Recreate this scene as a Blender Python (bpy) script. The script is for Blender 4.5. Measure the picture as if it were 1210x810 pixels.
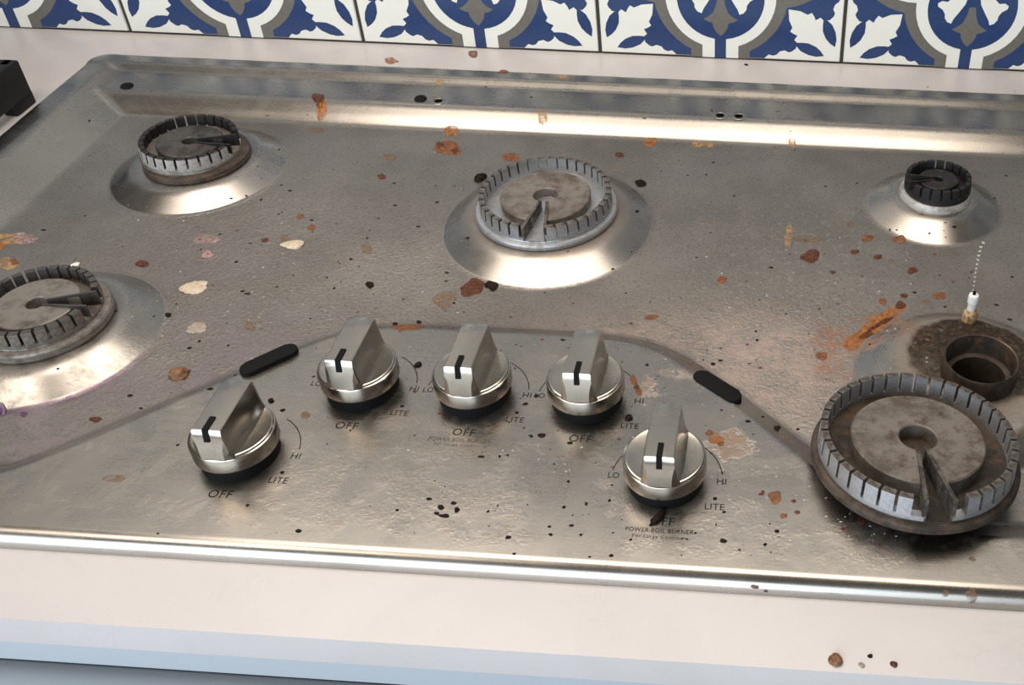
import bpy, bmesh, math, random
import numpy as np
from mathutils import Vector, Matrix, Euler

# ------------------------------------------------------------------ clear
for o in list(bpy.data.objects): bpy.data.objects.remove(o)
S = bpy.context.scene
COL = S.collection
R = math.radians
random.seed(7)

# ------------------------------------------------------------------ camera
# millimetres: X along the wall, Y towards the wall (wall face at 0), Z up, pan of the cooktop at 0
W_PX, H_PX, F_PX, PPX, PPY = 1210., 810., 1241.55, 877.41, 316.64
CAM = np.array([172.76, -902.08, 450.57])
ROT = np.array([[0.99806, 0.05951, 0.01839], [0.05076, -0.60614, -0.79373], [-0.03609, 0.79313, -0.60799]])
cd = bpy.data.cameras.new('camera'); cam = bpy.data.objects.new('camera', cd); COL.objects.link(cam)
cd.sensor_width = 36; cd.sensor_fit = 'HORIZONTAL'; cd.lens = F_PX / W_PX * 36
cd.shift_x = (W_PX / 2 - PPX) / W_PX; cd.shift_y = (PPY - H_PX / 2) / W_PX
cd.clip_start = .01
m = Matrix.Identity(4)
for i in range(3):
    m[i][0] = ROT[0][i]; m[i][1] = -ROT[1][i]; m[i][2] = -ROT[2][i]; m[i][3] = CAM[i] * .001
cam.matrix_world = m
S.camera = cam

# ------------------------------------------------------------------ world, lights, exposure
w = bpy.data.worlds.new('room_light'); S.world = w; w.use_nodes = True
bg = w.node_tree.nodes['Background']; bg.inputs[0].default_value = (1.0, .93, .86, 1); bg.inputs[1].default_value = .13
vs = S.view_settings
vs.view_transform = 'Standard'; vs.look = 'None'; vs.gamma = 1; vs.use_curve_mapping = False; vs.exposure = 0.0

def area(name, loc, target, sx, sy, power, color, spread=180):
    l = bpy.data.lights.new(name, 'AREA'); l.shape = 'RECTANGLE'; l.size = sx; l.size_y = sy
    l.energy = power; l.color = color; l.spread = R(spread)
    o = bpy.data.objects.new(name, l); COL.objects.link(o); o.location = loc
    o.rotation_euler = (Vector(target) - Vector(loc)).to_track_quat('-Z', 'Y').to_euler()
    return o
area('hood_lamp_offscreen', (-.23, -.35, .70), (-.23, -.33, 0), .44, .40, 1.75, (1, .90, .80), 125)
area('hood_lamp_offscreen', (.23, -.35, .70), (.23, -.33, 0), .44, .40, 1.55, (1, .90, .80), 125)
area('ceiling_light_offscreen', (-.95, -1.0, 1.65), (0, -.35, 0), .7, .7, 9, (1, .91, .81))
area('window_front_offscreen', (-.7, -2.6, .45), (-.05, -.6, 0), 3.0, 2.0, 90, (.76, .88, 1.0))

# ------------------------------------------------------------------ cooktop height field (mm)
XL, XR, YF, YB, RIM, CT = -457., 457., -587., -62.5, 14., 5.
HUMPS = [(0, -274, 77.5, 56.5, 12.6), (287, -226, 51.6, 31, 12), (-287, -224, 65.5, 46, 11.8), (-288, -423, 67, 47.5, 11.8), (290, -424, 71, 51.5, 11.8)]
def smax(a, b, k):
    h = np.clip(.5 + .5 * (a - b) / k, 0, 1); return b + (a - b) * h + k * h * (1 - h)
def smin(a, b, k): return -smax(-a, -b, k)
def sclamp(t, k0=.15, k1=.15): return smin(smax(t, 0 * t, k0), 0 * t + 1, k1)
def chaikin(p, n):
    p = np.array(p, float)
    for _ in range(n):
        q = np.empty((len(p) * 2 - 2, 2)); q[0::2] = p[:-1] * .75 + p[1:] * .25; q[1::2] = p[:-1] * .25 + p[1:] * .75
        p = np.vstack([p[:1], q, p[-1:]])
    return p
half = [(0, -412), (40, -412), (70, -413), (92, -418), (112, -430), (145, -460), (200, -513), (222, -534), (243, -549), (275, -549), (700, -549)]
PLATE = chaikin([(-x, y) for x, y in half[::-1]] + half[1:], 2)
def plate_dist(x, y):
    """positive outside the raised control plate, negative inside"""
    d2 = np.full(x.shape, 1e9)
    for a, b in zip(PLATE[:-1], PLATE[1:]):
        ab = b - a; L = ab @ ab
        if L < 1e-9: continue
        t = np.clip(((x - a[0]) * ab[0] + (y - a[1]) * ab[1]) / L, 0, 1)
        d2 = np.minimum(d2, (x - a[0] - t * ab[0]) ** 2 + (y - a[1] - t * ab[1]) ** 2)
    edge = np.interp(x, PLATE[:, 0], PLATE[:, 1])
    return np.sqrt(d2) * np.where(y > edge, 1, -1)
CR = 20.
def edge_in(x, y):
    qx = np.abs(x - (XL + XR) / 2) - ((XR - XL) / 2 - CR); qy = np.abs(y - (YF + YB) / 2) - ((YB - YF) / 2 - CR)
    return -(np.hypot(np.maximum(qx, 0), np.maximum(qy, 0)) + np.minimum(np.maximum(qx, qy), 0) - CR)
def H(x, y):
    x = np.asarray(x, float); y = np.asarray(y, float)
    up = 3. * sclamp((y + 330) / 200, .1, .1); zb = 4.8 * sclamp((y + 91) / 8, .2, .25) + 13.2 * sclamp((y + 148) / 22, .12, .16)
    zl = (RIM + up) * sclamp((-388 - x) / 44, .08, .10); zr = (RIM + up) * sclamp((x - 388) / 44, .08, .10)
    zp = RIM * sclamp(1 - plate_dist(x, y) / 21, .02, .03)
    z = smax(smax(zl, zr, 1), smax(zb, zp, 1), 3.0)
    z = np.where(z < .74, 0 * z + np.maximum(z - .74, 0), z - .74 * np.clip(1 - (z - .74) / 6, 0, 1))
    for cx, cy, r0, r1, h in HUMPS:
        d = np.hypot(x - cx, y - cy)
        z = z + h * sclamp((r0 - d) / (r0 - r1), .05, .24)
    d = np.hypot(x - 296, y - 426 + 852); z = np.where(d < 19, -34, z)
    e = edge_in(x, y); u = np.clip(1 - e / 8.5, 0, 1)
    z = z - (9.3 + up) * (1 - np.sqrt(np.maximum(1 - u * u, 0)))
    return np.where(e < -.01, CT, z)
def ray(px, py):
    d = np.array([(px - PPX) / F_PX, (py - PPY) / F_PX, 1.0]) @ ROT
    return d
def at_many(pts):
    """pixels of the photograph -> points (mm) on the cooktop / counter they show"""
    pts = np.asarray(pts, float)
    D = np.stack([(pts[:, 0] - PPX) / F_PX, (pts[:, 1] - PPY) / F_PX, np.ones(len(pts))], 1) @ ROT
    D = D / -D[:, 2:3]
    zs = np.linspace(32, -2, 171)
    P0 = CAM + D * CAM[2]
    X = P0[:, None, 0] - D[:, None, 0] * zs[None]; Y = P0[:, None, 1] - D[:, None, 1] * zs[None]
    below = H(X, Y) >= zs[None]
    k = np.argmax(below, 1); k = np.where(below.any(1), k, 160); k = np.maximum(k, 1)
    z1 = zs[k]; z0 = zs[k - 1]
    for _ in range(8):
        zm = (z0 + z1) / 2; b = H(P0[:, 0] - D[:, 0] * zm, P0[:, 1] - D[:, 1] * zm) >= zm
        z1 = np.where(b, zm, z1); z0 = np.where(b, z0, zm)
    return np.stack([P0[:, 0] - D[:, 0] * z1, P0[:, 1] - D[:, 1] * z1, z1], 1)
def at(px, py): return at_many([(px, py)])[0]

# ------------------------------------------------------------------ helpers
def tag(o, label=None, cat=None, group=None, kind=None):
    if label: o['label'] = label
    if cat: o['category'] = cat
    if group: o['group'] = group
    if kind: o['kind'] = kind
    return o
def empty(name, loc=(0, 0, 0), parent=None):
    o = bpy.data.objects.new(name, None); COL.objects.link(o); o.location = [c * .001 for c in loc]; o.empty_display_size = .02
    if parent: o.parent = parent
    return o
def link(name, me, mats, parent=None, loc=(0, 0, 0), rot=(0, 0, 0)):
    o = bpy.data.objects.new(name, me); COL.objects.link(o)
    if not isinstance(mats, (list, tuple)): mats = [mats]
    if not me.materials:
        for q in mats: me.materials.append(q)
    if parent: o.parent = parent
    o.location = [c * .001 for c in loc]; o.rotation_euler = rot
    return o
def mesh(name, verts, faces, smooth=False, mids=None):
    """verts in mm"""
    me = bpy.data.meshes.new(name)
    me.from_pydata([(x * .001, y * .001, z * .001) for x, y, z in verts], [], faces)
    if mids: me.polygons.foreach_set('material_index', mids)
    if smooth: me.polygons.foreach_set('use_smooth', [True] * len(faces))
    me.update(); return me
def bm_mesh(name, bm, smooth_angle=None):
    bmesh.ops.recalc_face_normals(bm, faces=bm.faces)
    bmesh.ops.scale(bm, vec=(.001, .001, .001), verts=bm.verts)
    me = bpy.data.meshes.new(name); bm.to_mesh(me); bm.free()
    if smooth_angle is not None:
        me.polygons.foreach_set('use_smooth', [True] * len(me.polygons)); me.set_sharp_from_angle(angle=R(smooth_angle))
    return me
def lathe(name, prof, n=64, ang=35, close=True):
    bm = bmesh.new(); rings = []
    for r, z in prof:
        if r < 1e-6: rings.append([bm.verts.new((0, 0, z))])
        else: rings.append([bm.verts.new((r * math.cos(2 * math.pi * i / n), r * math.sin(2 * math.pi * i / n), z)) for i in range(n)])
    for a, b in zip(rings[:-1], rings[1:]):
        for i in range(n):
            j = (i + 1) % n
            if len(a) == 1 and len(b) == 1: continue
            if len(a) == 1: bm.faces.new((a[0], b[i], b[j]))
            elif len(b) == 1: bm.faces.new((a[i], a[j], b[0]))
            else: bm.faces.new((a[i], a[j], b[j], b[i]))
    return bm_mesh(name, bm, ang)
def box_bm(bm, x0, x1, y0, y1, z0, z1):
    v = [bm.verts.new(p) for p in ((x0, y0, z0), (x1, y0, z0), (x1, y1, z0), (x0, y1, z0), (x0, y0, z1), (x1, y0, z1), (x1, y1, z1), (x0, y1, z1))]
    for f in ((0, 3, 2, 1), (4, 5, 6, 7), (0, 1, 5, 4), (1, 2, 6, 5), (2, 3, 7, 6), (3, 0, 4, 7)): bm.faces.new([v[i] for i in f])
    return v
def box(name, x0, x1, y0, y1, z0, z1, bev=0, seg=2):
    bm = bmesh.new(); box_bm(bm, x0, x1, y0, y1, z0, z1)
    if bev: bmesh.ops.bevel(bm, geom=bm.edges[:], offset=bev, segments=seg, profile=.5, affect='EDGES')
    return bm_mesh(name, bm, 40 if bev else None)
def prism(name, pts, z0, z1, bev=0, ang=40):
    """pts: outline in xy (ccw)"""
    bm = bmesh.new()
    lo = [bm.verts.new((x, y, z0)) for x, y in pts]; hi = [bm.verts.new((x, y, z1)) for x, y in pts]
    bm.faces.new(lo[::-1]); top = bm.faces.new(hi); n = len(pts)
    for i in range(n): bm.faces.new((lo[i], lo[(i + 1) % n], hi[(i + 1) % n], hi[i]))
    if bev: bmesh.ops.bevel(bm, geom=list(top.edges), offset=bev, segments=2, profile=.5, affect='EDGES')
    return bm_mesh(name, bm, ang)

# ------------------------------------------------------------------ material helpers
class NT:
    def __init__(s, name):
        s.m = bpy.data.materials.new(name); s.m.use_nodes = True; s.t = s.m.node_tree
        s.b = s.t.nodes['Principled BSDF']; s._pos = None
    def set(s, **k):
        for n, v in k.items():
            i = s.b.inputs[n.replace('_', ' ')]
            if hasattr(v, 'is_output'): s.t.links.new(v, i)
            else: i.default_value = (*v, 1) if isinstance(v, tuple) and len(v) == 3 else v
        return s
    def n(s, typ, **k):
        x = s.t.nodes.new(typ)
        for a, v in k.items(): setattr(x, a, v)
        return x
    def lk(s, v, i):
        if hasattr(v, 'is_output'): s.t.links.new(v, i)
        else: i.default_value = (*v, 1) if isinstance(v, tuple) and len(v) == 3 and i.type == 'RGBA' else v
    @property
    def pos(s):
        if s._pos is None: s._pos = s.n('ShaderNodeNewGeometry').outputs['Position']
        return s._pos
    def obj(s): return s.n('ShaderNodeTexCoord').outputs['Object']
    def math(s, op, a, b=0., c=None, clamp=False):
        x = s.n('ShaderNodeMath', operation=op, use_clamp=clamp); s.lk(a, x.inputs[0]); s.lk(b, x.inputs[1])
        if c is not None: s.lk(c, x.inputs[2])
        return x.outputs[0]
    def mul(s, *a):
        r = a[0]
        for q in a[1:]: r = s.math('MULTIPLY', r, q)
        return r
    def mx(s, *a):
        r = a[0]
        for q in a[1:]: r = s.math('MAXIMUM', r, q)
        return r
    def map(s, v, a, b, c=0., d=1., smooth=True):
        x = s.n('ShaderNodeMapRange', interpolation_type='SMOOTHSTEP' if smooth else 'LINEAR'); x.clamp = True
        s.lk(v, x.inputs['Value'])
        for q, w_ in zip((a, b, c, d), ('From Min', 'From Max', 'To Min', 'To Max')): x.inputs[w_].default_value = q
        return x.outputs[0]
    def noise(s, scale, detail=4, rough=.55, vec=None, stretch=None, dist=0., off=0.):
        v = vec or s.pos
        if stretch or off:
            mp = s.n('ShaderNodeMapping'); s.lk(v, mp.inputs[0]); mp.inputs['Scale'].default_value = stretch or (1, 1, 1)
            mp.inputs['Location'].default_value = (off, off * .7, off * .3); v = mp.outputs[0]
        x = s.n('ShaderNodeTexNoise'); s.lk(v, x.inputs['Vector']); x.inputs['Scale'].default_value = scale
        x.inputs['Detail'].default_value = detail; x.inputs['Roughness'].default_value = rough; x.inputs['Distortion'].default_value = dist
        return x.outputs['Fac']
    def voro(s, scale, feature='F1', vec=None, rnd=1.):
        x = s.n('ShaderNodeTexVoronoi', feature=feature); s.lk(vec or s.pos, x.inputs['Vector']); x.inputs['Scale'].default_value = scale
        x.inputs['Randomness'].default_value = rnd
        return x
    def mix(s, f, a, b):
        x = s.n('ShaderNodeMix', data_type='RGBA'); s.lk(f, x.inputs[0]); s.lk(a, x.inputs[6]); s.lk(b, x.inputs[7]); return x.outputs[2]
    def mixf(s, f, a, b):
        x = s.n('ShaderNodeMix', data_type='FLOAT'); s.lk(f, x.inputs[0]); s.lk(a, x.inputs[2]); s.lk(b, x.inputs[3]); return x.outputs[0]
    def bump(s, h, strength=.2, dist=.0003, normal=None):
        x = s.n('ShaderNodeBump'); x.inputs['Strength'].default_value = strength; x.inputs['Distance'].default_value = dist
        s.lk(h, x.inputs['Height'])
        if normal: s.lk(normal, x.inputs['Normal'])
        return x.outputs[0]
    def radial(s, cx, cy, r0, r1, sx=1., sy=1., warp=None):
        """1 inside r0 mm, 0 outside r1 mm, around (cx, cy) mm on the cooktop"""
        sp = s.n('ShaderNodeSeparateXYZ'); s.lk(s.pos, sp.inputs[0])
        dx = s.mul(s.math('SUBTRACT', sp.outputs[0], cx * .001), 1 / sx); dy = s.mul(s.math('SUBTRACT', sp.outputs[1], cy * .001), 1 / sy)
        d = s.math('SQRT', s.math('ADD', s.mul(dx, dx), s.mul(dy, dy)))
        if warp is not None: d = s.math('ADD', d, warp)
        return s.map(d, r0 * .001, r1 * .001, 1, 0)

def simple(name, col, rough=.5, metal=0., bumpscale=None, bumpstr=.2, var=.0, **k):
    t = NT(name); c = col
    if var:
        nz = t.noise(bumpscale or 200, 5, vec=t.obj()); c = t.mix(t.map(nz, .3, .7), tuple(q * (1 - var) for q in col), tuple(min(1, q * (1 + var)) for q in col))
    t.set(Base_Color=c, Roughness=rough, Metallic=metal, **k)
    if bumpscale: t.set(Normal=t.bump(t.noise(bumpscale, 5, vec=t.obj()), bumpstr, .0006))
    return t.m
M = {}
# --- brushed stainless of the cooktop with its film of dirt
def steel_pan():
    t = NT('dirty_brushed_steel')
    sp = t.n('ShaderNodeSeparateXYZ'); t.lk(t.pos, sp.inputs[0]); x, y, z = sp.outputs
    brush = t.noise(1, 3, .6, stretch=(10, 1900, 10))
    wipe = t.noise(26, 5, .6, dist=1.2)
    fine = t.noise(160, 6, .7); mid = t.noise(38, 7, .62); big = t.noise(9, 4, .5, off=3)
    # how low the sheet lies: the sunken pan holds most of the dirt
    low = t.map(z, .0004, .0016, 1, 0)
    film = t.mul(low, t.mixf(.55, t.map(mid, .30, .66), t.map(big, .30, .62)))
    film = t.math('ADD', t.mul(film, .60), t.mul(low, .34))
    wv = t.mul(t.math('SUBTRACT', mid, .5), .07)
    # purple spill, left front of the pan
    purple = t.mul(t.mx(t.radial(-255, -490, 25, 95, 1.2, 1, wv), t.radial(-150, -440, 15, 90, 1.3, 1, wv), t.mul(t.radial(-240, -330, 10, 70, 1.4, .8, wv), .7)), low, t.map(mid, .35, .6))
    # pinkish dried film, right of the knobs
    pink = t.mul(t.mx(t.radial(155, -415, 25, 80, 1.4, 1, wv), t.mul(t.radial(80, -390, 10, 60, 1.8, .7, wv), .7)), low, t.mixf(.5, t.map(fine, .36, .62), t.map(mid, .38, .6)))
    grit = t.mul(t.radial(195, -330, 40, 150, 1, 1.3, wv), low, t.map(t.noise(220, 4, .7, off=2), .52, .66))
    # burnt on rings round the burners
    dC = t.mul(t.radial(0, -274, 50, 66, 1, 1, t.mul(wv, .35)), t.map(mid, .25, .6))
    burnt = t.mul(t.radial(296, -410, 36, 42, 1.05, 1, t.mul(wv, .28)), t.map(fine, .22, .42))
    halo = t.mul(t.radial(294, -420, 40, 64, 1, 1, wv), .75)
    rust = t.mul(t.mx(t.radial(222, -388, 6, 26, 1.5, .8, wv), t.radial(238, -369, 4, 18, 1.3, .8, wv), t.mul(t.radial(205, -410, 4, 22, 1, 1.1, wv), .8)), t.map(fine, .40, .6))
    lb = t.mul(t.radial(-285, -224, 38, 48, 1, 1, t.mul(wv, .4)), t.map(mid, .40, .62))
    knobrust = t.mul(t.mx(t.radial(145, -494, 3, 15, 1, 1.2, wv), t.radial(98, -452, 2, 9, .7, 1.4, wv), t.mul(t.radial(112, -440, 2, 14, 1.4, .6, wv), .6)), t.map(fine, .38, .55))
    # grease droplets on the control plate
    droplets = t.map(t.math('ADD', t.voro(300).outputs['Distance'], t.mul(t.math('SUBTRACT', t.noise(700, 3), .5), .9)), .05, .45, 1, 0)
    dropmask = t.mul(t.map(t.noise(30, 5, .65, off=5), .46, .70), t.math('SUBTRACT', 1., t.mul(low, .35)), t.map(y, -.395, -.435), t.map(y, -.580, -.565))
    drops = t.mul(droplets, dropmask)
    col = t.mix(t.map(big, .35, .65), (.40, .365, .325), (.34, .315, .28))
    col = t.mix(t.mul(film, .8), col, t.mix(t.map(mid, .3, .7), (.066, .058, .049), (.155, .142, .125)))
    pit = t.mul(low, t.map(t.noise(480, 4, .72, off=11), .50, .66)); col = t.mix(t.mul(pit, .40), col, (.05, .042, .034))
    pale = t.mul(low, t.map(t.noise(300, 5, .75, off=13), .56, .70), t.map(t.noise(14, 3, off=2), .45, .6)); col = t.mix(t.mul(pale, .35), col, (.36, .33, .29))
    ring = t.mul(t.math('SUBTRACT', t.radial(-288, -423, 66, 73, 1, 1, t.mul(wv, .2)), t.radial(-288, -423, 64, 67)), t.map(y, -.42, -.46), t.map(fine, .3, .55))
    col = t.mix(t.mul(purple, .42), col, (.17, .125, .165)); col = t.mix(t.mul(ring, .7), col, (.13, .06, .13))
    col = t.mix(t.mul(pink, .75), col, (.40, .295, .245))
    col = t.mix(t.mul(grit, .4), col, (.36, .31, .27))
    col = t.mix(t.mul(dC, .75), col, (.12, .066, .034))
    col = t.mix(t.mul(lb, .6), col, (.16, .11, .075))
    col = t.mix(t.mul(halo, .75), col, (.16, .115, .07))
    col = t.mix(t.mul(burnt, .95), col, t.mix(t.map(t.noise(300, 4, .7), .4, .65), (.010, .006, .004), (.055, .032, .016)))
    col = t.mix(t.mul(rust, .8), col, (.26, .10, .032)); col = t.mix(t.mul(knobrust, .7), col, (.22, .11, .045))
    col = t.mix(t.mul(dropmask, .55), col, (.20, .178, .15))
    col = t.mix(t.mul(t.map(t.noise(520, 4, .7, off=9), .54, .66), dropmask, .5), col, (.20, .17, .14))
    dirt = t.mx(t.mul(film, .60), t.mul(purple, .55), pink, t.mul(grit, .6), t.mul(dC, .6), t.mul(halo, .8), burnt, rust, knobrust, t.mul(dropmask, .35))
    metal = t.mul(t.math('SUBTRACT', 1., t.mul(dirt, .80)), t.math('SUBTRACT', 1., burnt)); t.set(Specular_IOR_Level=t.mixf(burnt, .5, .12))
    rough = t.math('ADD', t.mixf(dirt, .28, .52), t.mul(t.math('SUBTRACT', brush, .5), .10), clamp=True)
    rough = t.math('ADD', rough, t.mul(t.math('SUBTRACT', wipe, .5), .16), clamp=True)
    n1 = t.bump(brush, .05, .0002)
    crust = t.mx(t.mul(t.radial(-170, -340, 60, 190, 1.3, 1, wv), low), t.mul(t.radial(170, -400, 30, 120, 1.3, 1, wv), low), t.mul(dirt, .35))
    n2 = t.bump(t.mul(t.mixf(.35, t.noise(420, 4, .7), t.noise(150, 5, .6, off=7)), crust), .9, .0016, n1)
    n3 = t.bump(t.mul(t.map(t.noise(620, 3, .6, off=6), .50, .66), dropmask), .13, .0005, n2)
    t.set(Base_Color=col, Metallic=metal, Roughness=rough, Normal=n3, Anisotropic=.35)
    return t.m
M['pan'] = steel_pan()
def brushed(name, col, rough, stretch=(1600, 14, 14), metal=1., dirt=.2):
    t = NT(name); o = t.obj(); br = t.noise(1, 3, .6, vec=o, stretch=stretch); d = t.map(t.noise(150, 5, .65, vec=o), .45, .75)
    t.set(Base_Color=t.mix(t.mul(d, dirt), col, tuple(c * .45 for c in col)), Metallic=metal,
          Roughness=t.math('ADD', t.mul(t.math('SUBTRACT', br, .5), .08), t.mixf(t.mul(d, dirt), rough, .55)), Normal=t.bump(br, .025, .0002))
    return t.m
M['knob'] = brushed('brushed_knob_steel', (.44, .40, .345), .21, (900, 30, 30))
M['grip'] = brushed('brushed_grip_steel', (.44, .40, .345), .21, (30, 900, 30))
M['black_plastic'] = simple('black_plastic', (.006, .006, .006), .55, Specular_IOR_Level=.08)
M['rubber'] = simple('black_rubber', (.009, .009, .009), .75, bumpscale=700, bumpstr=.25, Specular_IOR_Level=.08)
M['print'] = simple('black_print', (.010, .009, .008), .8, Specular_IOR_Level=.1)
M['worn_print'] = simple('worn_print', (.075, .066, .058), .8, Specular_IOR_Level=.1)
M['iron'] = simple('cast_iron', (.008, .008, .008), .55, bumpscale=500, bumpstr=.35, Specular_IOR_Level=.3)
def alu(name, lite, dark, cut0, cut1, rough=.42, metal=.85, scale=70, brown=(.12, .06, .03), bf=.4):
    """cast aluminium with soot and burnt grease"""
    t = NT(name); o = t.obj()
    a = t.noise(scale, 7, .68, vec=o); f = t.noise(420, 5, .7, vec=o); b = t.noise(scale * 2.2, 6, .7, vec=o, off=4)
    soot = t.map(a, cut0, cut1); br = t.mul(t.map(b, .52, .68), bf)
    c = t.mix(soot, lite, dark); c = t.mix(br, c, brown)
    sp = t.mul(t.map(f, .62, .70), .7); c = t.mix(sp, c, (.02, .015, .01))
    t.set(Base_Color=c, Metallic=t.mul(t.math('SUBTRACT', 1., t.mx(t.mul(soot, .75), br)), metal), Roughness=t.mixf(soot, rough, .62), Normal=t.bump(f, .30, .0007))
    return t.m
M['alu_clean'] = alu('cast_aluminium', (.46, .47, .48), (.20, .19, .18), .45, .75, .36)
M['alu_teeth'] = alu('used_aluminium', (.20, .185, .165), (.030, .024, .018), .34, .60, .45, .8, 120, (.06, .028, .012), .7)
M['alu_disc'] = alu('stained_aluminium', (.23, .20, .17), (.085, .066, .05), .38, .66, .5, .6, 60, (.05, .022, .010), .8)
M['alu_dirty'] = alu('sooty_aluminium', (.13, .12, .11), (.018, .015, .013), .35, .65, .45)
M['alu_black'] = alu('burnt_aluminium', (.030, .028, .027), (.007, .006, .006), .25, .55, .42, .5)
M['alu_grey'] = alu('greasy_aluminium', (.27, .245, .215), (.055, .045, .036), .42, .68, .45, .7, 60, (.10, .055, .03), .6)
M['alu_white'] = alu('chalky_aluminium', (.47, .45, .43), (.22, .20, .18), .42, .66, .5, .5, 110)
M['flange_burnt'] = alu('burnt_brown_flange', (.12, .09, .066), (.020, .013, .008), .32, .62, .45, .7, 60, (.09, .045, .02), .9)
M['crust'] = alu('burnt_crust', (.014, .009, .006), (.005, .004, .003), .35, .6, .7, .1)
M['soot'] = simple('soot', (.007, .006, .005), .85, bumpscale=400, bumpstr=.4, Specular_IOR_Level=.1)
M['ceramic'] = simple('white_ceramic', (.72, .70, .66), .3)
M['ceramic_burnt'] = simple('burnt_ceramic', (.38, .24, .12), .5, bumpscale=500, bumpstr=.5, var=.7)
# --- counter, tiles, cabinet
def quartz():
    t = NT('white_quartz'); a = t.noise(6, 5, .6, dist=1.5); v = t.noise(9, 8, .65, dist=2.5, off=2)
    vein = t.mul(t.map(t.math('ABSOLUTE', t.math('SUBTRACT', v, .5)), .0, .018, 1, 0), t.map(t.noise(15, 4, off=8), .48, .68))
    f = t.map(t.noise(55, 5, .6, off=1), .56, .75)
    c = t.mix(t.map(a, .3, .7), (.555, .515, .495), (.585, .545, .525)); c = t.mix(t.mul(vein, .28), c, (.45, .42, .40)); c = t.mix(t.mul(f, .10), c, (.5, .46, .43))
    t.set(Base_Color=c, Roughness=.30, Specular_IOR_Level=.4); return t.m
M['quartz'] = quartz()
M['glaze_white'] = simple('white_glaze', (.70, .69, .62), .28)
M['glaze_blue'] = simple('blue_glaze', (.012, .036, .115), .30, bumpscale=300, bumpstr=.05, var=.10)
M['glaze_grey'] = simple('grey_glaze', (.125, .115, .098), .32, bumpscale=300, bumpstr=.05, var=.08)
M['grout'] = simple('dark_grout', (.035, .028, .022), .85)
M['plaster'] = simple('painted_plaster', (.55, .52, .48), .7)
M['paint'] = simple('pale_grey_paint', (.43, .455, .48), .45)
# --- dried food
def sauce(name, a, b, rough=.25, lo=1., hi=1., film=False, spec=.3):
    t = NT(name); t.set(Specular_IOR_Level=spec); n = t.noise(420, 5, .65); n2 = t.noise(260, 4, .6, off=3)
    if film:
        cov = t.n('ShaderNodeAttribute', attribute_name='cover').outputs['Fac']
        e = t.map(t.math('ADD', cov, t.mul(t.math('SUBTRACT', n, .5), .9)), .12, .55)
        t.set(Alpha=t.mul(e, t.map(n2, .36, .62, lo, hi) if lo < 1 else 1.))
    t.set(Base_Color=t.mix(t.map(n, .35, .65), a, b), Roughness=rough, Normal=t.bump(n, .3, .0004))
    if not film: FILM[name] = lambda: sauce(name + '_film', a, b, rough, lo, hi, True, spec)
    return t.m
FILM = {}
M['brown'] = sauce('dried_brown_sauce', (.055, .015, .006), (.13, .042, .014), .25, .6, 1.)
M['dark'] = sauce('burnt_crumb', (.007, .005, .004), (.022, .012, .008), .6, spec=.08)
M['orange'] = sauce('orange_grease', (.26, .085, .016), (.42, .17, .045), .3, .3, .9)
M['amber'] = sauce('amber_grease', (.36, .20, .07), (.44, .27, .12), .3, .15, .8)
M['cream'] = sauce('cream_flake', (.44, .35, .24), (.56, .48, .37), .55)
M['pinkish'] = sauce('pink_flake', (.28, .18, .17), (.38, .27, .25), .45, .3, .9)
M['tan'] = sauce('tan_stain', (.17, .10, .055), (.24, .155, .09), .4, .1, .7)
M['violet'] = sauce('purple_spill', (.07, .03, .08), (.15, .075, .15), .2, .5, 1.)
M['whitish'] = sauce('dried_white_film', (.36, .33, .30), (.46, .42, .38), .5)
M['rusty'] = sauce('rusty_crumb', (.14, .045, .014), (.25, .10, .038), .4, .55, .95)
M['crumb_brown'] = sauce('toasted_crumb', (.10, .045, .022), (.24, .12, .06), .55)
M['crumb_beige'] = sauce('beige_flake', (.26, .21, .16), (.34, .29, .23), .6)
M['crumb_pink'] = sauce('pink_pellet', (.27, .15, .15), (.36, .22, .21), .4)
M['crumb_red'] = sauce('red_drop', (.07, .018, .010), (.12, .035, .018), .3)

# ================================================================== SETTING
T, T0 = 226.99, -461.24
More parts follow.
